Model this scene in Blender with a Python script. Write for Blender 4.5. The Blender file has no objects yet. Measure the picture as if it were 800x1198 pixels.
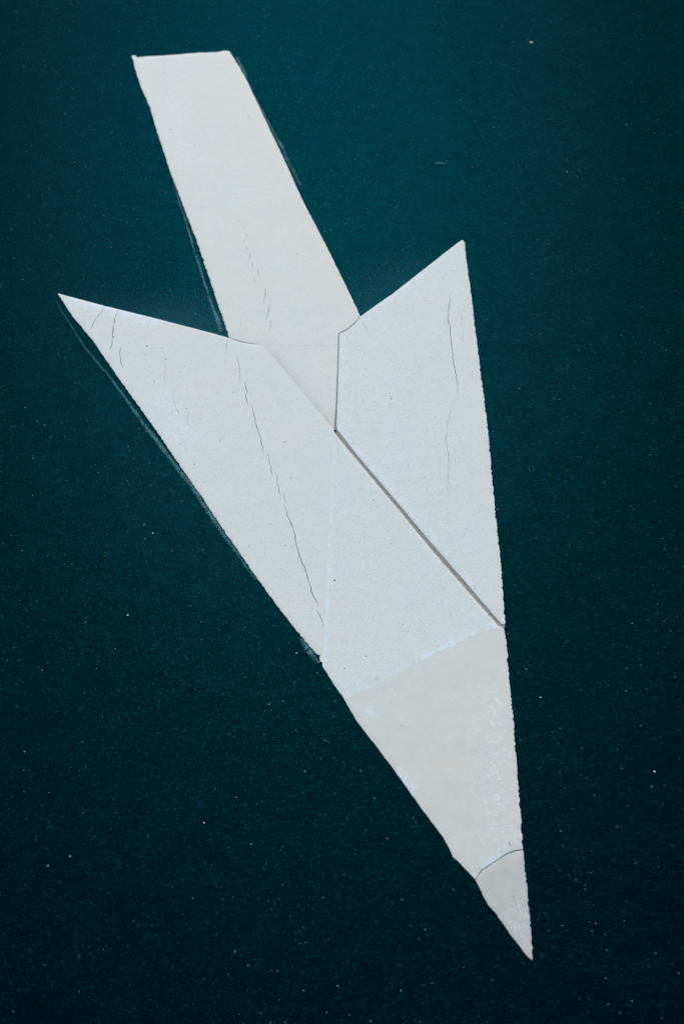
import bpy, bmesh, math, random
import numpy as np
from mathutils import Vector, noise
from mathutils.geometry import delaunay_2d_cdt

random.seed(7)
rng = np.random.default_rng(7)
scene = bpy.context.scene
col = scene.collection

# ------------------------------------------------------------------ camera
PITCH, ROLL, CAM_H, FPX, IMG_H = 0.781, 0.012, 1.6, 1300.0, 1198.0
Fv = Vector((0, math.cos(PITCH), -math.sin(PITCH)))
R0 = Vector((1, 0, 0)); U0 = R0.cross(Fv)
Rv = math.cos(ROLL) * R0 + math.sin(ROLL) * U0
Uv = -math.sin(ROLL) * R0 + math.cos(ROLL) * U0
cam_data = bpy.data.cameras.new('camera')
cam = bpy.data.objects.new('camera', cam_data); col.objects.link(cam)
from mathutils import Matrix
M3 = Matrix((Rv, Uv, -Fv)).transposed()
cam.matrix_world = Matrix.Translation((0, 0, CAM_H)) @ M3.to_4x4()
cam_data.sensor_fit = 'VERTICAL'; cam_data.sensor_height = 36.0; cam_data.sensor_width = 24.0
cam_data.lens = FPX / IMG_H * 36.0
cam_data.clip_start = 0.02; cam_data.clip_end = 2000
cam_data.dof.use_dof = True
cam_data.dof.focus_distance = 2.28
cam_data.dof.aperture_fstop = 4.5
scene.camera = cam

# ------------------------------------------------------------------ light
SUN_EL, SUN_AZ = math.radians(35), math.radians(-2)      # azimuth from +Y (ahead) towards +X (right)
world = bpy.data.worlds.new('World'); scene.world = world; world.use_nodes = True
wn = world.node_tree
bg = wn.nodes['Background']
sky = wn.nodes.new('ShaderNodeTexSky'); sky.sky_type = 'NISHITA'; sky.sun_disc = False
sky.sun_elevation = SUN_EL; sky.sun_rotation = SUN_AZ
sky.air_density = 1.0; sky.dust_density = 3.0; sky.ozone_density = 1.0
wn.links.new(sky.outputs[0], bg.inputs[0]); bg.inputs[1].default_value = 0.10
sl = bpy.data.lights.new('sun', 'SUN'); sl.energy = 1.5; sl.angle = math.radians(20); sl.color = (1.0, .95, .88)
sun = bpy.data.objects.new('sun', sl); col.objects.link(sun)
sd = Vector((math.sin(SUN_AZ) * math.cos(SUN_EL), math.cos(SUN_AZ) * math.cos(SUN_EL), math.sin(SUN_EL)))
sun.rotation_euler = (-sd).to_track_quat('-Z', 'Y').to_euler()
sun.location = sd * 30
vs = scene.view_settings
vs.view_transform = 'Standard'; vs.look = 'None'; vs.gamma = 1; vs.exposure = 0.46; vs.use_curve_mapping = False


# ------------------------------------------------------------------ helpers
def at(px, py):
    """point on the asphalt seen at a photograph pixel"""
    d = Fv * FPX + Rv * (px - 400.0) - Uv * (py - 599.0)
    t = -CAM_H / d.z
    return np.array((d.x * t, d.y * t))


def pts(seq):
    return np.array([at(*p) for p in seq])


def noodle(name):
    m = bpy.data.materials.new(name); m.use_nodes = True
    m.node_tree.nodes.clear()
    return m, m.node_tree.nodes, m.node_tree.links


class NB:
    """small node builder"""
    def __init__(s, name):
        s.m, s.n, s.l = noodle(name)
        s.tc = s.n.new('ShaderNodeTexCoord')
        s.P = s.tc.outputs['Object']
    def inp(s, sock, v):
        if isinstance(v, bpy.types.NodeSocket): s.l.new(v, sock)
        else: sock.default_value = v
    def noise(s, scale, detail=3, rough=.55, vec=None, dist=0.0):
        t = s.n.new('ShaderNodeTexNoise'); s.inp(t.inputs['Vector'], vec or s.P)
        t.inputs['Scale'].default_value = scale; t.inputs['Detail'].default_value = detail
        t.inputs['Roughness'].default_value = rough; t.inputs['Distortion'].default_value = dist
        return t.outputs['Fac']
    def voro(s, scale, out='Color', vec=None, feature='F1', rand=1.0):
        t = s.n.new('ShaderNodeTexVoronoi'); s.inp(t.inputs['Vector'], vec or s.P)
        t.feature = feature
        t.inputs['Scale'].default_value = scale; t.inputs['Randomness'].default_value = rand
        return t.outputs[out]
    def ramp(s, v, lo, hi, a=0.0, b=1.0):
        t = s.n.new('ShaderNodeMapRange'); t.clamp = True
        s.inp(t.inputs[0], v)
        for i, x in enumerate((lo, hi, a, b)): s.inp(t.inputs[i + 1], x)
        return t.outputs[0]
    def math(s, op, a, b=0.0):
        t = s.n.new('ShaderNodeMath'); t.operation = op
        s.inp(t.inputs[0], a); s.inp(t.inputs[1], b)
        return t.outputs[0]
    def mix(s, f, a, b):
        t = s.n.new('ShaderNodeMix'); t.data_type = 'RGBA'
        s.inp(t.inputs[0], f)
        s.inp(t.inputs[6], a if isinstance(a, bpy.types.NodeSocket) else (*a, 1))
        s.inp(t.inputs[7], b if isinstance(b, bpy.types.NodeSocket) else (*b, 1))
        return t.outputs[2]
    def sep(s, v, i):
        t = s.n.new('ShaderNodeSeparateColor'); s.inp(t.inputs[0], v); return t.outputs[i]
    def attr(s, name):
        t = s.n.new('ShaderNodeAttribute'); t.attribute_name = name; return t.outputs['Fac']
    def bump(s, h, dist, strength=1.0, normal=None):
        t = s.n.new('ShaderNodeBump'); s.inp(t.inputs['Height'], h)
        t.inputs['Distance'].default_value = dist; t.inputs['Strength'].default_value = strength
        if normal: s.l.new(normal, t.inputs['Normal'])
        return t.outputs[0]
    def principled(s, color, rough=.7, spec=.3, normal=None, tint=None):
        b = s.n.new('ShaderNodeBsdfPrincipled')
        s.inp(b.inputs['Base Color'], color if isinstance(color, bpy.types.NodeSocket) else (*color, 1))
        s.inp(b.inputs['Roughness'], rough); s.inp(b.inputs['Specular IOR Level'], spec)
        if tint: b.inputs['Specular Tint'].default_value = (*tint, 1)
        if normal: s.l.new(normal, b.inputs['Normal'])
        return b.outputs[0]
    def out(s, sh):
        o = s.n.new('ShaderNodeOutputMaterial'); s.l.new(sh, o.inputs[0]); return s.m
    def gloss(s, color, rough, normal=None):
        b = s.n.new('ShaderNodeBsdfGlossy')
        s.inp(b.inputs['Color'], (*color, 1)); s.inp(b.inputs['Roughness'], rough)
        if normal: s.l.new(normal, b.inputs['Normal'])
        return b.outputs[0]
    def mixsh(s, f, a, b):
        t = s.n.new('ShaderNodeMixShader'); s.inp(t.inputs[0], f); s.l.new(a, t.inputs[1]); s.l.new(b, t.inputs[2])
        return t.outputs[0]


# ------------------------------------------------------------------ materials
def asphalt():
    b = NB('asphalt')
    c1 = b.voro(230); c2 = b.voro(520); big = b.noise(1.7, 4); mid = b.noise(14, 4); fine = b.noise(300, 2)
    v = b.math('ADD', b.math('MULTIPLY', b.sep(c1, 0), .5), b.math('MULTIPLY', b.sep(c2, 1), .5))
    v = b.math('ADD', b.math('MULTIPLY', v, .7), b.math('MULTIPLY', mid, .3))
    binder = b.mix(b.ramp(v, .2, .85), (.0001, .0005, .0009), (.0001, .0021, .0032))
    binder = b.mix(b.ramp(big, .3, .7, 0, .35), binder, (.0001, .0016, .0024))
    # paler stone grains showing through the binder
    cell = b.voro(170); d = b.voro(170, 'Distance')
    grain = b.math('MULTIPLY', b.ramp(b.sep(cell, 0), .90, .96), b.ramp(d, .42, .25))
    grain = b.math('MULTIPLY', grain, b.ramp(b.noise(9, 3), .42, .62))
    colr = b.mix(b.math('MULTIPLY', grain, b.ramp(b.sep(cell, 1), 0, 1, .25, .9)), binder, (.008, .050, .060))
    # pale dust caught beside the marking
    dust = b.math('MULTIPLY', b.attr('dust'), b.ramp(b.noise(380, 3, .7), .36, .68))
    colr = b.mix(b.math('MULTIPLY', dust, .8), colr, (.04, .115, .14))
    h = b.math('ADD', b.voro(230, 'Distance'), b.math('MULTIPLY', b.voro(420, 'Distance'), .8))
    h = b.math('ADD', h, b.math('MULTIPLY', fine, .8))
    nrm = b.bump(h, .0004, .45)
    df = b.n.new('ShaderNodeBsdfDiffuse'); b.l.new(colr, df.inputs[0]); df.inputs[1].default_value = .6
    b.l.new(nrm, df.inputs['Normal'])
    g = b.gloss((1, 1, 1), .445, nrm)
    tint = b.mix(b.sep(b.voro(480), 1), (.003, .505, .665), (.003, .440, .735))
    b.l.new(tint, g.node.inputs['Color'])
    spark = b.math('MULTIPLY', b.ramp(b.sep(b.voro(330), 0), .0, 1.0, .72, 1.2), b.ramp(b.sep(b.voro(640), 1), 0, 1, .5, 1.35))
    spark = b.math('ADD', spark, b.math('MULTIPLY', b.ramp(b.sep(b.voro(520), 2), .92, 1.0), 2.4))
    patch = b.math('MULTIPLY', b.ramp(mid, .3, .7, .90, 1.10), b.ramp(big, .3, .7, .96, 1.04))
    gf = b.math('MULTIPLY', b.math('MULTIPLY', spark, patch), .0134)
    return b.out(b.mixsh(gf, df.outputs[0], g))


def paint():
    b = NB('thermoplastic_paint')
    big = b.noise(5, 4, .6); mid = b.noise(26, 4, .6); fine = b.noise(420, 3, .7); grit = b.voro(700)
    c = b.mix(b.ramp(big, .40, .62), (.672, .765, .762), (.704, .768, .740))
    c = b.mix(b.ramp(mid, .45, .75, 0, .45), c, (.655, .715, .720))
    c = b.mix(b.ramp(b.noise(48, 5, .65), .50, .72, 0, .55), c, (.60, .665, .665))
    c = b.mix(b.ramp(b.noise(11, 5, .6, dist=.8), .52, .68, 0, .5), c, (.715, .765, .735))
    c = b.mix(b.ramp(fine, .38, .66, 0, .75), c, (.50, .575, .585))
    c = b.mix(b.ramp(b.sep(b.voro(330), 1), .80, 1.0, 0, .30), c, (.78, .82, .82))
    c = b.mix(b.ramp(b.sep(b.voro(300), 0), .84, 1.0, 0, .30), c, (.46, .52, .52))
    c = b.mix(b.ramp(b.sep(grit, 0), .90, 1.0, 0, .35), c, (.80, .82, .82))
    c = b.mix(b.ramp(b.sep(grit, 1), .94, 1.0, 0, .40), c, (.40, .41, .41))
    # grey darkening (grime and painted light falloff) and brown dirt lodged against the joints
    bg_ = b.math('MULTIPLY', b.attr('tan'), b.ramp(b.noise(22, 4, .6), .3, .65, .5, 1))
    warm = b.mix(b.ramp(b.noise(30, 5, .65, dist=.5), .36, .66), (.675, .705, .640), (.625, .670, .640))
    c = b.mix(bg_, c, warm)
    darken = b.math('MULTIPLY', b.math('MULTIPLY', b.attr('darkening'), b.ramp(b.noise(60, 4, .6), .2, .75, .55, 1)), .75)
    c = b.mix(darken, c, (.40, .43, .415))
    # clean bluish white where the grime has worn or flaked off
    cl = b.attr('clean')
    flake = b.math('ADD', cl, b.math('MULTIPLY', b.math('SUBTRACT', b.noise(95, 4, .65, dist=.6), .5), 1.6))
    c = b.mix(b.ramp(flake, .22, .66, 0, .8), c, (.675, .80, .885))
    # flakes
    fl = b.attr('flake')
    f2 = b.math('MULTIPLY', fl, b.ramp(b.noise(150, 4, .7, dist=.9), .55, .62))
    c = b.mix(b.math('MULTIPLY', f2, .85), c, (.72, .83, .90))
    # tiny rust dots
    rd = b.voro(28, 'Distance'); rc = b.voro(28)
    rust = b.math('MULTIPLY', b.ramp(b.sep(rc, 0), .965, .97), b.ramp(rd, .085, .05))
    c = b.mix(b.math('MULTIPLY', rust, .55), c, (.52, .36, .24))
    # grey smudges
    sm = b.voro(13, 'Distance'); sc = b.voro(13)
    smu = b.math('MULTIPLY', b.ramp(b.sep(sc, 0), .80, .82), b.ramp(b.math('ADD', sm, b.math('MULTIPLY', b.noise(160, 3), .10)), .15, .09))
    c = b.mix(b.math('MULTIPLY', smu, .45), c, (.36, .40, .42))
    h = b.math('ADD', b.math('MULTIPLY', fine, .5), b.math('MULTIPLY', b.sep(grit, 2), .25))
    h = b.math('ADD', h, b.math('MULTIPLY', mid, 1.2))
    n = b.bump(h, .0007, .55)
    return b.out(b.principled(c, .66, .10, n))


def simple(name, a, c2, scale=200, rough=.85, spec=.15, d=.0006):
    b = NB(name)
    f = b.noise(scale, 4, .65)
    c = b.mix(b.ramp(f, .3, .7), a, c2)
    return b.out(b.principled(c, rough, spec, b.bump(f, d)))


def residue():
    b = NB('paint_residue')
    f = b.noise(260, 4, .75); lo = b.noise(16, 4, .6)
    e = b.attr('edge')                       # 1 on the middle of the trace, 0 on its rims
    a = b.math('ADD', b.math('MULTIPLY', e, .75), b.math('ADD', b.math('MULTIPLY', b.math('SUBTRACT', f, .5), 2.3), b.math('MULTIPLY', b.math('SUBTRACT', lo, .5), 1.1)))
    a = b.ramp(a, .40, .85, 0, .85)
    a = b.math('MULTIPLY', a, b.attr('wear'))
    c = b.mix(b.ramp(b.noise(300, 2), .3, .7), (.03, .15, .185), (.11, .30, .345))
    pr = b.principled(c, .8, .1)
    tr = b.n.new('ShaderNodeBsdfTransparent')
    return b.out(b.mixsh(a, tr.outputs[0], pr))


M_ASPH = asphalt(); M_PAINT = paint(); M_RES = residue()
M_EDGE = simple('dirty_paint_edge', (.42, .38, .34), (.64, .60, .56), 260)
M_JOINT = simple('joint_dirt', (.16, .158, .135), (.42, .41, .35), 420, d=.0012)
M_CRACK = simple('crack_dirt', (.16, .165, .155), (.32, .32, .30), 260)
M_STONE = simple('pale_stone', (.80, .84, .84), (.88, .89, .88), 300)
M_GRIT = None


def grit_mat():
    b = NB('road_grit')
    oi = b.attr('tone')
    c = b.mix(oi, (.006, .070, .088), (.34, .47, .47))
    return b.out(b.principled(c, .75, .15))


M_GRIT = grit_mat()

# ------------------------------------------------------------------ densify and jag outlines


def run(seq, amp=0.0, step=.006, seed=0, saw=0.0, drop=0.0):
    """densify a pixel polyline on the ground; amp metres of uneven cut, saw metres of coarse teeth"""
    P = pts(seq)
    r = random.Random(seed)
    out = []
    s = 0.0
    for i in range(len(P) - 1):
        a, c = P[i], P[i + 1]
        L = np.linalg.norm(c - a); n = max(1, int(L / step))
        t = (c - a) / L; nn = np.array((t[1], -t[0]))
        for k in range(n):
            q = a + (c - a) * k / n
            d = 0.0
            if not (i == 0 and k == 0):
                ss = s + L * k / n
                d = amp * (noise.noise(Vector((ss * 45, seed * 3.7, 0))) * .9 + noise.noise(Vector((ss * 150, seed * 9.1, 4))) * .8)
                if saw: d += saw * (r.random() ** 2 - .25)
            out.append(q + nn * d + t * (r.uniform(-.2, .2) * step if d else 0))
        s += L
    out.append(P[-1])
    return out


def ccw(P):
    x, y = P[:, 0], P[:, 1]
    return P if (x * np.roll(y, -1) - np.roll(x, -1) * y).sum() > 0 else P[::-1]


def chain(*runs):
    o = []
    for q in runs:
        for p in q:
            if not o or np.linalg.norm(p - o[-1]) > 4e-4: o.append(p)
    if np.linalg.norm(o[0] - o[-1]) < 4e-4: o.pop()
    return ccw(np.array(o))


# exterior edges (photograph pixels)
SHAFT_TOP = [(156.5, 70.5), (154.2, 67.6), (155, 65.6), (159.2, 65.2), (160.2, 67.6), (175, 66.3), (198, 65), (212, 64), (232, 62), (255, 61.5), (262, 60), (268.5, 60.5)]
SHAFT_R = [(268.5, 60.5), (280, 79), (290, 97), (310, 140), (330, 182), (354, 235), (380, 285), (412, 350), (421.5, 371)]
SHAFT_L = [(268.5, 395.5), (257, 362), (245, 325), (230, 282), (212, 234), (200, 203), (191, 175), (184, 155), (176, 126), (166, 104), (158, 80), (156.5, 70.5)]
BARB_R_TOP = [(422.6, 370.5), (440, 358), (460, 344), (500, 312.5), (535, 285), (541, 281.5)]
BARB_R_SIDE = [(541, 281.5), (543.2, 285), (545.5, 307), (551, 347), (557.5, 402), (563.5, 450), (569.5, 495), (574.5, 552), (579.5, 605), (585.5, 662), (590.5, 731)]
BARB_L_TOP = [(68, 344), (122, 358.5), (177, 372), (250, 391), (267.5, 396)]
LEFT_A = [(377, 779.5), (378.4, 776), (374.5, 774.5), (373, 770.5), (374.6, 767), (371.3, 766.3), (366, 761.5), (350, 742), (330, 717), (303, 680), (265, 625.5), (237, 583), (207, 540), (187, 510), (160, 472), (135, 437), (110, 400.5), (85, 370), (68, 344)]
LEFT_B = [(403, 819.5), (391, 802), (379, 783), (377, 779.5)]
LEFT_C = [(555, 1029), (544, 1017.5), (537, 1009.5), (529.5, 1003), (526.5, 995), (518, 980), (490, 942.5), (465, 907), (442, 876.5), (417, 844), (403, 819.5)]
LEFT_D = [(622, 1123.5), (617, 1120), (597, 1094), (580, 1069.5), (570, 1058.5), (563, 1044), (555.5, 1029.5)]
RIGHT_B = [(589, 737.5), (592, 752), (595, 795), (600, 842), (604.5, 905), (609.5, 965), (611, 994)]
RIGHT_C = [(611.2, 995), (615.5, 1035), (619.5, 1080), (622.3, 1113), (622, 1123.5)]
# joints
SEAM_S = [(421.5, 371), (413, 380), (404, 387), (395.6, 391), (394.6, 430), (393, 470), (390.6, 503.5)]
SEAM_R = [(394.4, 503.5), (393.8, 499), (394.7, 470), (396.0, 430), (396.9, 391.6), (405, 388), (414, 381), (422.6, 370.5)]
DIAG_S = [(390.6, 503.5), (370, 478.5), (350, 454), (330, 430.5), (318, 416), (307.5, 404.5)]
DIAG_L = DIAG_S[::-1]
ROOT_S = [(307.5, 404.5), (295, 402.5), (281, 399.8), (268.5, 395.5)]
ROOT_L = [(267.7, 396), (280.7, 400.6), (294.9, 403.2), (307.5, 404.5)]
GAP_R = [(590.5, 731), (586, 731.3), (548.8, 687.5), (505.7, 638.1), (470.7, 596.1), (418.8, 534.8), (394.4, 503.5)]
GAP_M = [(391.4, 507.5), (416.5, 538), (468, 599.5), (503, 642), (547, 693), (585, 735.5), (589, 737.5)]
MID_L = [(390.6, 503.5), (390.8, 517), (389, 548), (387.4, 585), (384.5, 640), (382, 690), (380.5, 720), (378.6, 765), (377, 779.5)]
MID_M = MID_L[::-1][:-1] + [(390.7, 505.5), (391.4, 507.5)]
LAP_M = [(589, 737.5), (585, 733), (577, 737), (573, 734.5), (569, 739), (566, 733.5), (560, 740), (553, 745.5), (549, 743.5), (541, 751), (535, 752), (529, 760), (525, 757.5), (517, 762), (511, 763), (503, 769), (492, 775), (484, 777), (470, 785.5), (450, 797.5), (425, 810), (403, 819.5)]
LAP_W = LAP_M
TIP_W = [(611, 994), (600, 996), (592, 999.3), (577, 1009), (562, 1019), (555, 1029)]
TIP_T = [(555.5, 1029.5), (562.4, 1019.8), (577.3, 1009.8), (592.2, 1000.1), (600.2, 996.8), (611.2, 995)]

SAW = .0024

# cracks: pixel polylines and width in mm
CR_SHAFT = [([(278, 224), (277, 232), (275, 246)], .5), ([(281, 255), (279, 262)], .5), ([(286, 266), (287, 270)], .9),
            ([(289, 273), (288, 279), (285, 285)], 1.1), ([(289, 289), (290, 294)], 1.0), ([(294, 295), (292.5, 301), (291, 306)], 1.2),
            ([(295, 307), (296, 314)], .9), ([(303, 315), (302.5, 324)], 1.2), ([(298, 325), (298.3, 334)], 1.1),
            ([(311, 337), (310.5, 342), (311, 349)], 1.5), ([(308.7, 348), (309, 356)], .8), ([(316, 356), (314, 364), (312, 374)], 1.7),
            ([(317.5, 375), (316, 387)], 1.3), ([(310, 405), (330, 404), (350, 405), (372, 404.5), (394.6, 406.5)], .35)]
CR_LEFT = [([(268, 397), (264.5, 408), (264, 415)], 1.3), ([(277, 417), (280.5, 431), (281, 450)], 1.3), ([(287, 447), (288.3, 460), (288, 467), (291, 476)], 1.7),
           ([(294, 475), (297, 482), (299.3, 497), (304, 512), (308.5, 531)], 1.9), ([(312, 529), (315, 537), (319, 557)], 1.7),
           ([(325, 555), (324.5, 566), (327.5, 580)], 1.3), ([(332.3, 577), (334.3, 590)], .9),
           ([(332, 591), (337.5, 607), (345.3, 627), (347, 640), (351, 652), (358.5, 672), (361, 680), (366, 697), (374, 711)], 2.0),
           ([(370, 715), (375, 724), (380, 734)], 1.2),
           ([(123, 359), (119, 367), (111, 376), (107, 386)], 1.8), ([(139.3, 363), (135, 372), (133, 382), (132.3, 397), (129.5, 412)], 2.2),
           ([(141, 406), (141.2, 420), (144, 432)], 1.6), ([(177, 373), (172, 386)], .6), ([(194, 425), (192.5, 437), (194, 447)], .7),
           ([(202, 455), (204, 470), (212, 492)], .5), ([(220, 480), (221, 500)], .5)]
CR_RIGHT = [([(527, 342), (526.5, 352), (524, 367), (524, 375), (526.3, 385), (528, 407), (530, 425), (533, 440), (535.3, 458), (535, 467)], 1.9),
            ([(535, 467), (527.5, 480), (523.5, 497), (521.3, 515), (524.5, 535), (524, 565), (522.5, 585)], .8),
            ([(544, 355), (539.5, 370), (541, 390), (542, 415)], .5), ([(423, 377), (432, 389)], .6)]
CR_LOWER = [([(595, 986), (597, 992)], 1.4)]

PITS_LEFT = [(172, 406, 4), (170.7, 416, 2.4), (194.5, 421, 2.6), (190, 408, 2), (151, 402, 2), (159.5, 400, 2), (153, 389, 1.8), (176, 430, 2.2), (178, 437, 2), (181, 447, 2.4), (211, 436, 2), (216, 430, 2.2), (212, 442, 1.8), (231, 456, 2.4), (219, 479, 2.6), (235, 491, 2),
             (119, 393, 2), (99, 366, 2), (197.5, 395, 2), (205, 415, 1.8), (133, 395, 4.5), (258, 516, 2.2), (211, 520, 2.2), (202, 485, 2), (228, 544, 2.2), (241, 565, 2), (292, 640, 2.2), (333.5, 518, 3), (334, 639, 2.2), (262, 452, 2), (273, 460, 2.2), (242, 467, 1.8), (258, 516, 1.8), (186, 460, 1.8), (300, 470, 1.6), (340, 560, 1.6), (250, 430, 1.6)]
PITS_SHAFT = [(324, 243, 2.6), (355, 271, 2.2), (347.5, 298, 2.4), (364, 304, 2), (381, 384, 2), (282, 380.5, 2), (203, 90, 2.2), (249, 196, 2.4), (256, 129, 2), (320, 197, 2), (325, 209, 1.8), (232, 281, 2), (345, 340, 1.6), (299, 150, 1.6)]
PITS_RIGHT = [(457, 467.5, 3.2), (439, 471, 2.2), (530, 317.5, 2.2), (539, 374, 1.8), (539, 397, 1.8), (427.5, 432.5, 2.2), (521, 371, 1.8), (508, 345, 1.6), (470, 520, 1.6), (497, 560, 1.6), (545, 620, 2), (560, 600, 1.6), (480, 400, 1.6)]
PITS_MID = [(391.5, 680, 3.4), (373, 678, 2), (428, 769, 2.6), (403.5, 783.5, 2.6), (437, 586, 2.2), (477.5, 740, 2.2), (455, 622, 1.8), (520, 690, 1.6), (458, 637, 2)]
PITS_LOWER = [(470, 850, 1.3), (560, 910, 1.4)]


def ribbon(poly, w_mm, seed):
    r = random.Random(seed)
    P = pts(poly); q = []
    for i in range(len(P) - 1):
        n = max(2, int(np.linalg.norm(P[i + 1] - P[i]) / .008))
        for k in range(n): q.append(P[i] + (P[i + 1] - P[i]) * k / n)
    q.append(P[-1]); q = np.array(q)
    N = len(q); L, R = [], []
    for i in range(N):
        t = q[min(i + 1, N - 1)] - q[max(i - 1, 0)]; t /= np.linalg.norm(t); n = np.array((t[1], -t[0]))
        u = i / (N - 1)
        w = w_mm / 1000 * .38 * (min(1, u * 6 + .15) * min(1, (1 - u) * 6 + .15)) * r.uniform(.55, 1.45)
        off = n * r.uniform(-.0014, .0014) if 0 < i < N - 1 else 0
        L.append(q[i] + off + n * w); R.append(q[i] + off - n * w)
    return ccw(np.array(L + R[::-1]))


def pit(px, py, mm, seed):
    r = random.Random(seed); c = at(px, py); n = 7
    a0 = r.random() * 6.28
    return np.array([c + np.array((math.cos(a0 + k * 6.283 / n), math.sin(a0 + k * 6.283 / n) * r.uniform(.7, 1.3))) * mm / 1650 * r.uniform(.6, 1.2) for k in range(n)])


def seg_dist(Q, A, B):
    """distance of every Q to the nearest segment A->B"""
    d = np.full(len(Q), 1e9)
    for a, b_ in zip(A, B):
        ab = b_ - a; t = np.clip(((Q - a) @ ab) / max(ab @ ab, 1e-12), 0, 1)
        d = np.minimum(d, np.hypot(*(Q - a - t[:, None] * ab).T))
    return d


def line_dist(Q, px):
    P = pts(px)
    return seg_dist(Q, P[:-1], P[1:])


def inside(Q, poly):
    x, y = Q[:, 0], Q[:, 1]; c = np.zeros(len(Q), bool)
    x0, y0 = poly[:, 0], poly[:, 1]; x1, y1 = np.roll(x0, -1), np.roll(y0, -1)
    for i in range(len(poly)):
        m = (y0[i] > y) != (y1[i] > y)
        if m.any(): c[m] ^= x[m] < (x1[i] - x0[i]) * (y[m] - y0[i]) / (y1[i] - y0[i]) + x0[i]
    return c


def soft(d, w): return np.clip(1 - d / w, 0, 1) ** 1.5


def panel(name, outline, top, parent, cracks=(), pits=(), masks=None, grid=.011, seed=1, warp=.0005, shut=(), label=None):
    """one cast slab of road thermoplastic: outline cut uneven, cracks and pits cut right through"""
    lo, hi = outline.min(0), outline.max(0)
    gx, gy = np.meshgrid(np.arange(lo[0], hi[0], grid), np.arange(lo[1], hi[1], grid))
    G = np.stack([gx.ravel(), gy.ravel()], 1); G = G + rng.uniform(-.3, .3, G.shape) * grid
    G = G[inside(G, outline)]
    gd = seg_dist(G, outline, np.roll(outline, -1, 0)); G = G[gd > .006]
    t = np.roll(outline, -1, 0) - np.roll(outline, 1, 0); t /= np.linalg.norm(t, axis=1)[:, None] + 1e-12
    n = np.stack([t[:, 1], -t[:, 0]], 1)
    ring = np.concatenate([outline - n * .0022, outline + n * .0022])
    ring = ring[inside(ring, outline)]
    rd = seg_dist(ring, outline, np.roll(outline, -1, 0)); ring = ring[rd > .0014]
    V = [Vector(p) for p in outline]; faces = [list(range(len(outline)))]
    holes = [ribbon(c, w, seed * 100 + i) for i, (c, w) in enumerate(cracks)] + [pit(*p, seed * 999 + i) for i, p in enumerate(pits)]
    for h in holes:
        faces.append(list(range(len(V), len(V) + len(h)))); V += [Vector(p) for p in h]
    V += [Vector(p) for p in np.concatenate([G, ring])]
    ov, oe, of, _, _, ofo = delaunay_2d_cdt(V, [], faces, 1, 1e-6)
    XY = np.array([(v.x, v.y) for v in ov])
    d = seg_dist(XY, outline, np.roll(outline, -1, 0))
    # seams that were melted shut keep a level top; open edges are rounded
    sl_ = np.min([line_dist(XY, q) for q in shut], axis=0) if shut else np.full(len(XY), 1.0)
    lipw = np.clip(sl_ / .004, 0, 1)
    z = np.full(len(XY), top) - .0004 * np.clip(1 - d / .0024, 0, 1) ** 2 * lipw
    z += np.array([noise.noise(Vector((p[0] * 9, p[1] * 9, seed))) * warp + noise.noise(Vector((p[0] * 34, p[1] * 34, seed + 5))) * warp * .4 for p in XY]) * np.clip(d / .01, 0, 1) * np.clip(sl_ / .01, 0, 1)
    bm = bmesh.new()
    bv = [bm.verts.new((*XY[i], z[i])) for i in range(len(XY))]
    for f, src in zip(of, ofo):
        if 0 in src and len(src) == 1:
            try:
                fc = bm.faces.new([bv[i] for i in f]); fc.smooth = True
            except ValueError: pass
    floor_v = {}
    for f, src in zip(of, ofo):                       # dirt-packed floor of each crack, just under the surface
        if 0 in src and any(1 <= q <= len(cracks) for q in src):
            for i in f:
                if i not in floor_v: floor_v[i] = bm.verts.new((XY[i][0], XY[i][1], top - .0010))
            try: bm.faces.new([floor_v[i] for i in f]).material_index = 2
            except ValueError: pass
    bm.normal_update()
    for f in bm.faces:
        if f.normal.z < 0: f.normal_flip()
    top_set = set(bv)
    rim = [e for e in bm.edges if e.is_boundary and e.verts[0] in top_set and e.verts[1] in top_set]
    dk = {bv[i]: (d[i], sl_[i]) for i in range(len(XY))}
    def kind_of(a, b2):
        if min(dk[a][0], dk[b2][0]) > .0004: return 2            # wall of a crack or pit
        return 0 if max(dk[a][1], dk[b2][1]) < .0025 else 1      # closed seam / open edge
    tops = {}
    for e in rim:
        for v in e.verts:
            if v not in tops: tops[v] = bm.verts.new((v.co.x, v.co.y, -.003))
    for e in rim:
        f0 = e.link_faces[0]
        a, b2 = e.verts
        for l in f0.loops:
            if l.edge == e: a, b2 = l.vert, l.link_loop_next.vert
        f = bm.faces.new((b2, a, tops[a], tops[b2])); f.material_index = kind_of(a, b2); e.smooth = False
    for v in [v for v in bm.verts if not v.link_faces]: bm.verts.remove(v)
    me = bpy.data.meshes.new(name); bm.to_mesh(me); bm.free()
    me.materials.append(M_PAINT); me.materials.append(M_EDGE); me.materials.append(M_CRACK)
    Q = np.array([(v.co.x, v.co.y) for v in me.vertices])
    for an in ('clean', 'flake', 'darkening', 'tan'):
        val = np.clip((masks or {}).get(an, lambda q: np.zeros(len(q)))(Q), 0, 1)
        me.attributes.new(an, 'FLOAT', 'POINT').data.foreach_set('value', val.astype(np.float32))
    o = bpy.data.objects.new(name, me); col.objects.link(o); o.parent = parent
    if label: o['label'] = label
    return o


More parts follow.
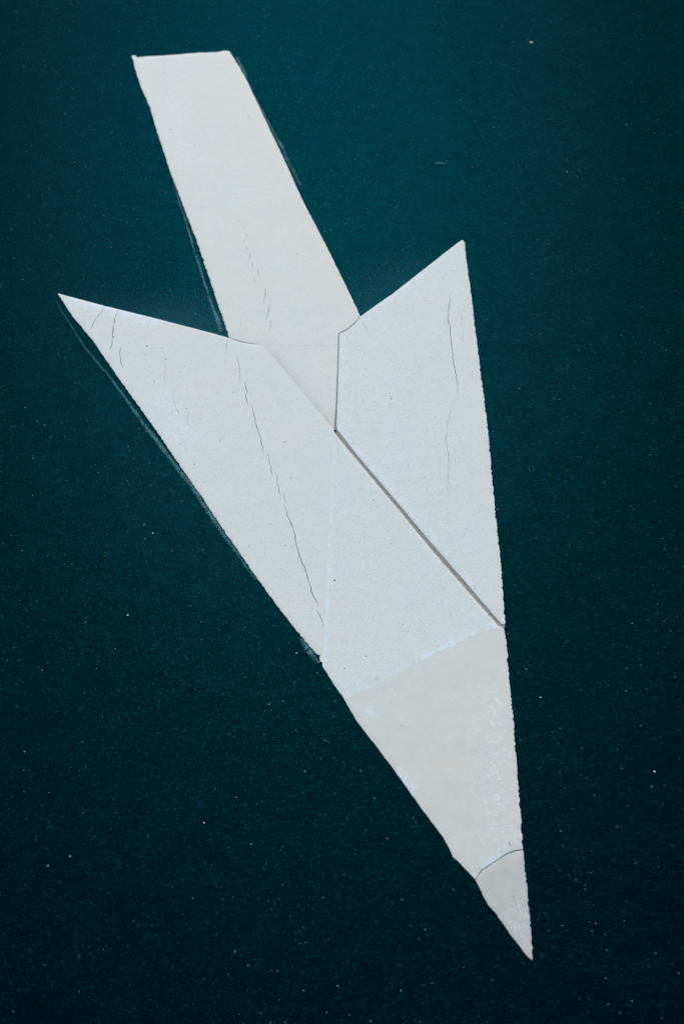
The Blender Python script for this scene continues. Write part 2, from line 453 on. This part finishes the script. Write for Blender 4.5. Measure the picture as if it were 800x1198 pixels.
# ------------------------------------------------------------------ ground
def build_ground():
    bm = bmesh.new()
    xs = sorted(set([-300, -60, -15, -5] + list(np.round(np.arange(-1.8, 1.81, .04), 4)) + [5, 15, 60, 300]))
    ys = sorted(set([-300, -60, -10, -2] + list(np.round(np.arange(-.2, 4.61, .04), 4)) + [8, 20, 80, 300]))
    vs_ = [[bm.verts.new((x, y, 0)) for x in xs] for y in ys]
    for j in range(len(ys) - 1):
        for i in range(len(xs) - 1):
            bm.faces.new((vs_[j][i], vs_[j][i + 1], vs_[j + 1][i + 1], vs_[j + 1][i]))
    me = bpy.data.meshes.new('road'); bm.to_mesh(me); bm.free()
    Q = np.array([(v.co.x, v.co.y) for v in me.vertices])
    dl = line_dist(Q, [(215, 378), (262, 390)]); dr = line_dist(Q, [(424, 362), (475, 325)])
    dust = soft(dl, .22) * .9 + soft(dr, .18) * .8 + soft(line_dist(Q, [(110, 352), (215, 377)]), .10) * .5
    me.attributes.new('dust', 'FLOAT', 'POINT').data.foreach_set('value', np.clip(dust, 0, 1).astype(np.float32))
    me.materials.append(M_ASPH)
    o = bpy.data.objects.new('road', me); col.objects.link(o)
    o['kind'] = 'structure'; o['label'] = 'dark teal asphalt road surface around the white arrow'
    return o


build_ground()

# ------------------------------------------------------------------ the arrow
root = bpy.data.objects.new('road_arrow', None); root.empty_display_size = .2
col.objects.link(root)
root['label'] = 'cracked off-white arrow laid in jointed slabs on the dark teal asphalt'
root['category'] = 'road marking'

shaft_out = chain(run(SHAFT_TOP, .0018, seed=1, saw=.003), run(SHAFT_R, .0003, .005, seed=2, saw=SAW * .8), run(SEAM_S, .0004, seed=3),
                  run(DIAG_S), run(ROOT_S), run(SHAFT_L, .0004, .005, seed=4, saw=SAW * 1.2))
right_out = chain(run(BARB_R_TOP, .0005, seed=5), run(BARB_R_SIDE, .0002, .0042, seed=6, saw=SAW * 1.1), run(GAP_R, .0006, seed=7), run(SEAM_R, .0005, seed=8))
left_out = chain(run(BARB_L_TOP, .0005, seed=9), run(ROOT_L), run(DIAG_L), run(MID_L), run(LEFT_A, .0004, .005, seed=10, saw=SAW * .8))
LAPRUN = run(LAP_M, .0006, seed=12)
mid_out = chain(run(MID_M), run(GAP_M, .0006, seed=11), LAPRUN, run(LEFT_B, .0008, seed=13))
lower_out = chain(LAPRUN[::-1], run(RIGHT_B, .0002, .0042, seed=14, saw=SAW), run(TIP_W, .0004, seed=15), run(LEFT_C, .0008, seed=16))
tip_out = chain(run(TIP_T, .0004, seed=17), run(RIGHT_C, .0002, .0042, seed=18, saw=SAW), run(LEFT_D, .001, seed=19))


def px_side(q, a, b):
    A, B = at(*a), at(*b); n = np.array((-(B - A)[1], (B - A)[0])); n /= np.linalg.norm(n)
    return (q - A) @ n


panel('shaft', shaft_out, .0019, root, CR_SHAFT, PITS_SHAFT, {
    'darkening': lambda q: .40 * soft(line_dist(q, [(318, 414), (391, 504)]), .022) + .30 * soft(line_dist(q, [(325, 420), (391, 504)]), .065) + .20 * soft(line_dist(q, [(275, 392), (312, 402)]), .06),  # darker towards the diagonal and root joints
    'clean': lambda q: .26 * soft(line_dist(q, [(202, 115), (206, 150), (215, 180), (245, 190)]), .10) + .5 * soft(line_dist(q, [(160, 69), (268, 62)]), .035) + .5 * soft(line_dist(q, [(278, 226), (275, 245)]), .02),
    'flake': lambda q: soft(line_dist(q, [(196, 105), (206, 150), (220, 190)]), .10) * .8,
    'tan': lambda q: .40 + .35 * soft(line_dist(q, [(394, 395), (392, 500)]), .03) + .55 * soft(line_dist(q, [(268, 65), (340, 210), (410, 350)]), .13) + .25 * soft(line_dist(q, [(160, 75), (265, 390)]), .05)}, seed=1, shut=(DIAG_S,))
panel('head_slab', left_out, .0024, root, CR_LEFT, PITS_LEFT, {
    'clean': lambda q: .80 * soft(line_dist(q, [(95, 352), (125, 360), (180, 375)]), .055) + .3 * soft(line_dist(q, [(195, 470), (215, 510)]), .09) + .12 * soft(line_dist(q, [(150, 480), (300, 600)]), .3),
    'tan': lambda q: .15 + .3 * soft(line_dist(q, [(280, 650), (373, 772)]), .05) + .2 * soft(line_dist(q, [(391, 530), (384, 640), (377, 770)]), .035)}, seed=2, shut=(MID_L, DIAG_L))
panel('head_slab', mid_out, .00255, root, (), PITS_MID, {
    'clean': lambda q: .12 * soft(line_dist(q, [(400, 640), (392, 720), (395, 790)]), .09) + .50 * soft(line_dist(q, MID_L), .010) + .25 * soft(line_dist(q, [(405, 818), (450, 797), (520, 758), (580, 735)]), .025) + .35 * soft(line_dist(q, [(500, 770), (540, 750), (580, 735)]), .025) + .25 * soft(line_dist(q, [(400, 520), (580, 730)]), .03),
    'flake': lambda q: soft(line_dist(q, [(520, 758), (580, 735)]), .03)}, seed=3, shut=(MID_L, LAP_M))
panel('head_slab', right_out, .0028, root, CR_RIGHT, PITS_RIGHT, {
    'clean': lambda q: .55 * soft(line_dist(q, [(396, 502), (590, 731)]), .014) + .42 * soft(line_dist(q, [(440, 362), (500, 316)]), .045) + .24 * soft(line_dist(q, [(398, 392), (396, 500)]), .04) + .6 * soft(line_dist(q, [(424, 376), (430, 372)]), .02) + .20 * soft(line_dist(q, [(430, 420), (470, 560)]), .16),
    'tan': lambda q: .6 * soft(line_dist(q, [(550, 345), (590, 725)]), .05)}, seed=4)
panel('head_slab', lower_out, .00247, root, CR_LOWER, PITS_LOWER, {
    'flake': lambda q: soft(line_dist(q, [(575, 820), (580, 900), (590, 985)]), .07) + soft(line_dist(q, [(520, 860), (525, 866)]), .015) + soft(line_dist(q, [(432, 830), (435, 833)]), .014),
    'clean': lambda q: .52 * soft(line_dist(q, [(465, 905), (482, 928)]), .03) + .6 * soft(line_dist(q, [(556, 1026), (592, 998)]), .02) + .66 * soft(line_dist(q, [(431, 830), (435, 833)]), .012),
    'darkening': lambda q: .20 + .50 * np.clip((at(430, 800)[1] - q[:, 1]) / 1.2, 0, 1),  # even grime, plus light falloff towards the tip painted into the colour
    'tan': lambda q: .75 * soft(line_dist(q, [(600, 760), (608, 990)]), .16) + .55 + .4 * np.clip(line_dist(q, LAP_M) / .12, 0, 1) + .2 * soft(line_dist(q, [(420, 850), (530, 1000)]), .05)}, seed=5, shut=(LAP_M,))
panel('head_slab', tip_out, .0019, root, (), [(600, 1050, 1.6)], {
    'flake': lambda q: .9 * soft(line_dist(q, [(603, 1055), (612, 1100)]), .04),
    'tan': lambda q: .9 + 0 * q[:, 0], 'darkening': lambda q: 1.0 + 0 * q[:, 0]}, seed=6)


# dirt packed into the open joints
def joint(name, left, right, z):
    A = run(left, .0004, seed=31, step=.004); B = run(right, .0004, seed=32, step=.004)
    n = 90
    A = np.array(A); B = np.array(B)
    def rs(P):
        s = np.r_[0, np.cumsum(np.linalg.norm(np.diff(P, axis=0), axis=1))]; u = np.linspace(0, s[-1], n)
        return np.stack([np.interp(u, s, P[:, 0]), np.interp(u, s, P[:, 1])], 1)
    A, B = rs(A), rs(B); K = 5
    bm = bmesh.new(); rows = []
    for i in range(n):
        row = []
        for k in range(K):
            p = A[i] + (B[i] - A[i]) * (k / (K - 1) * 1.3 - .15)
            row.append(bm.verts.new((p[0], p[1], z + random.uniform(-.0005, .0005) - .0006 * math.sin(math.pi * k / (K - 1)))))
        rows.append(row)
    for i in range(n - 1):
        for k in range(K - 1): bm.faces.new((rows[i][k], rows[i][k + 1], rows[i + 1][k + 1], rows[i + 1][k]))
    for f in bm.faces:
        f.normal_update()
        if f.normal.z < 0: f.normal_flip()
    me = bpy.data.meshes.new(name); bm.to_mesh(me); bm.free(); me.materials.append(M_JOINT)
    o = bpy.data.objects.new(name, me); col.objects.link(o); o.parent = root
    return o


j = joint('joint', GAP_M, GAP_R[::-1], .0021); j['label'] = 'grime-filled diagonal joint'
j = joint('joint', SEAM_S, SEAM_R[::-1], .0016); j['label'] = 'thin brown joint beside the shaft'


# ------------------------------------------------------------------ pale traces beside the arrow
def trace(label, centre, widths, wears, seed):
    """worn strip of pale paint lying on the asphalt; widths in px at each centre point"""
    P = pts(centre); n = 160
    s = np.r_[0, np.cumsum(np.linalg.norm(np.diff(P, axis=0), axis=1))]; u = np.linspace(0, s[-1], n)
    c = np.stack([np.interp(u, s, P[:, 0]), np.interp(u, s, P[:, 1])], 1)
    w = np.interp(u, s, widths) / 1000; we = np.interp(u, s, wears)
    bm = bmesh.new(); rows = []; edge = []; wear = []
    for i in range(n):
        t = c[min(i + 1, n - 1)] - c[max(i - 1, 0)]; t /= np.linalg.norm(t); nn = np.array((t[1], -t[0])); row = []
        wob = noise.noise(Vector((u[i] * 12, seed, 0))) * .0025
        for k in range(7):
            x = k / 3 - 1
            p = c[i] + nn * (x * w[i] + wob); row.append(bm.verts.new((p[0], p[1], .0006 + .0005 * (1 - x * x)))); edge.append(1 - x * x); wear.append(we[i])
        rows.append(row)
    for i in range(n - 1):
        for k in range(6): bm.faces.new((rows[i][k], rows[i][k + 1], rows[i + 1][k + 1], rows[i + 1][k]))
    for f in bm.faces:
        f.normal_update()
        if f.normal.z < 0: f.normal_flip()
        f.smooth = True
    me = bpy.data.meshes.new('paint_trace'); bm.to_mesh(me); bm.free(); me.materials.append(M_RES)
    me.attributes.new('edge', 'FLOAT', 'POINT').data.foreach_set('value', np.array(edge, np.float32))
    me.attributes.new('wear', 'FLOAT', 'POINT').data.foreach_set('value', np.array(wear, np.float32))
    o = bpy.data.objects.new('paint_trace', me); col.objects.link(o)
    o['label'] = label; o['category'] = 'paint trace'; o['group'] = 'pale paint traces beside the arrow'


trace('long pale paint trace running along the left edge of the arrowhead', [(66, 352), (83, 381), (104, 412), (127.5, 440), (150, 470), (167, 494.5), (195, 531), (222, 566), (245, 600), (268, 634), (300, 679)],
      [2.5, 3.2, 3.6, 4.6, 6, 6.8, 7.5, 8.5, 8.5, 7, 4], [.3, .45, .5, .65, .8, .85, .85, 1, 1, .9, .5], 1)
trace('pale paint trace along the lower left edge of the arrow shaft', [(203, 213), (209.5, 234), (217.5, 260), (227.5, 292), (236.5, 322), (244, 345), (251, 365), (259.5, 389)],
      [2, 3.5, 4.5, 5, 5.5, 6, 7, 11], [.4, .7, .85, .9, .9, .95, 1, 1], 2)
trace('short pale paint dash beside the upper right corner of the arrow shaft', [(277, 67), (284, 82), (288, 94)], [8, 11, 9], [.7, 1, .95], 3)
trace('thin pale paint trace along the right edge of the arrow shaft', [(298, 113), (312, 140), (326, 165), (338, 190), (352, 218)], [4, 6, 8, 9, 5], [.45, .65, .8, .75, .4], 4)
trace('short pale paint smear at the chipped left corner below the crack of the arrowhead', [(352, 747), (363, 762), (374, 776)], [5, 11, 7], [.6, 1, .8], 5)


trace('small pale scuff alone on the asphalt above the right barb', [(508, 191.5), (514, 190.5), (522, 192)], [4, 8, 4], [.7, .9, .7], 6)


# ------------------------------------------------------------------ loose grit and pebbles
def chip(bm, x, y, r, flat, rs):
    """an irregular angular stone"""
    base = [(1, 0, 0), (-1, 0, 0), (0, 1, 0), (0, -1, 0), (0, 0, 1), (0, 0, -.5), (.6, .6, .5), (-.6, .5, .5), (.5, -.6, .5)]
    a = rs.random() * 6.283; ca, sa = math.cos(a), math.sin(a); el = rs.uniform(.35, .95)
    vs_ = []
    for bx, by, bz in base:
        k = rs.uniform(.7, 1.15)
        px, py, pz = bx * r * k, by * r * k * el, bz * r * k * flat
        vs_.append(bm.verts.new((x + px * ca - py * sa, y + px * sa + py * ca, pz + r * flat * .25)))
    return bmesh.ops.convex_hull(bm, input=vs_)


def free_of_arrow(Q):
    m = np.ones(len(Q), bool)
    for o in (shaft_out, right_out, left_out, mid_out, lower_out, tip_out): m &= ~inside(Q, o)
    return m


def build_grit():
    rs = random.Random(5)
    # unit chips reused with scale through plain arrays: fast
    protos = []
    for k in range(10):
        bm = bmesh.new(); chip(bm, 0, 0, 1, .55, rs)
        for v in [v for v in bm.verts if not v.link_faces]: bm.verts.remove(v)
        bm.verts.index_update()
        protos.append((np.array([v.co[:] for v in bm.verts]), [[v.index for v in f.verts] for f in bm.faces])); bm.free()
    N = 65000
    Q = np.stack([rng.uniform(-1.5, 1.5, N), rng.uniform(.25, 4.6, N)], 1)
    # sparse and clustered
    Q = Q[rng.uniform(0, 1, N) < np.clip(.25 + .75 * (Q[:, 1] - .3) / 1.2, 0, 1)]
    keep = np.array([noise.noise(Vector((q[0] * 5, q[1] * 5, 1))) > rs.uniform(-.75, .45) for q in Q])
    Q = Q[keep & free_of_arrow(Q)]
    V, F, T = [], [], []; off = 0
    for q in Q:
        pv, pf = protos[rs.randrange(10)]
        r = .0005 + .0011 * rs.random() ** 3
        a = rs.random() * 6.283; c, s = math.cos(a), math.sin(a)
        v = pv * r; v = np.stack([v[:, 0] * c - v[:, 1] * s + q[0], v[:, 0] * s + v[:, 1] * c + q[1], v[:, 2]], 1)
        V.append(v); F += [[i + off for i in f] for f in pf]; off += len(v)
        T += [rs.random() ** 2.2] * len(v)
    V = np.concatenate(V)
    me = bpy.data.meshes.new('grit'); me.from_pydata(V.tolist(), [], F); me.update()
    me.attributes.new('tone', 'FLOAT', 'POINT').data.foreach_set('value', np.array(T, np.float32))
    me.materials.append(M_GRIT)
    o = bpy.data.objects.new('grit', me); col.objects.link(o)
    o['kind'] = 'stuff'; o['label'] = 'fine pale grit scattered over the dark teal asphalt'; o['category'] = 'grit'


build_grit()

PEB = [(621, 50, 8, 'largest white pebble, alone on the dark asphalt at the upper right'),
       (765, 903, 2.6, 'small white pebble alone near the right border, level with the lower arrowhead'),
       (169, 614, 2.0, 'tiny pale stone left of the arrowhead, upper one of a close pair'),
       (179, 624, 1.7, 'tiny pale stone left of the arrowhead, lower one of a close pair'),
       (150, 720, 1.9, 'tiny pale stone alone on asphalt left of the chipped arrowhead corner'),
       (347, 764, 2.0, 'tiny pale stone touching the smeared chip on the arrowhead\'s left edge'),
       (239, 963, 1.7, 'tiny pale elongated stone on the dark asphalt, lower left'),
       (732, 146, 1.8, 'tiny pale stone below and right of the largest white pebble'),
       (663, 201, 1.9, 'tiny pale stone above and right of the right barb tip'),
       (632, 816, 1.8, 'tiny pale stone just right of the arrowhead\'s lower right edge'),
       (607, 455, 1.8, 'tiny pale stone right of the right barb beside its long crack')]
for i, (px, py, mm, lab) in enumerate(PEB):
    rs = random.Random(40 + i)
    p = at(px, py); bm = bmesh.new(); chip(bm, 0, 0, mm / 1000, .34, rs)
    for v in [v for v in bm.verts if not v.link_faces]: bm.verts.remove(v)
    bmesh.ops.subdivide_edges(bm, edges=bm.edges[:], cuts=1, smooth=.5, use_grid_fill=True)
    for f in bm.faces: f.smooth = True
    me = bpy.data.meshes.new('pebble'); bm.to_mesh(me); bm.free(); me.materials.append(M_STONE)
    o = bpy.data.objects.new('pebble', me); col.objects.link(o); o.location = (p[0], p[1], .0004)
    o['label'] = lab; o['category'] = 'pebble'; o['group'] = 'pale pebbles loose on the asphalt'
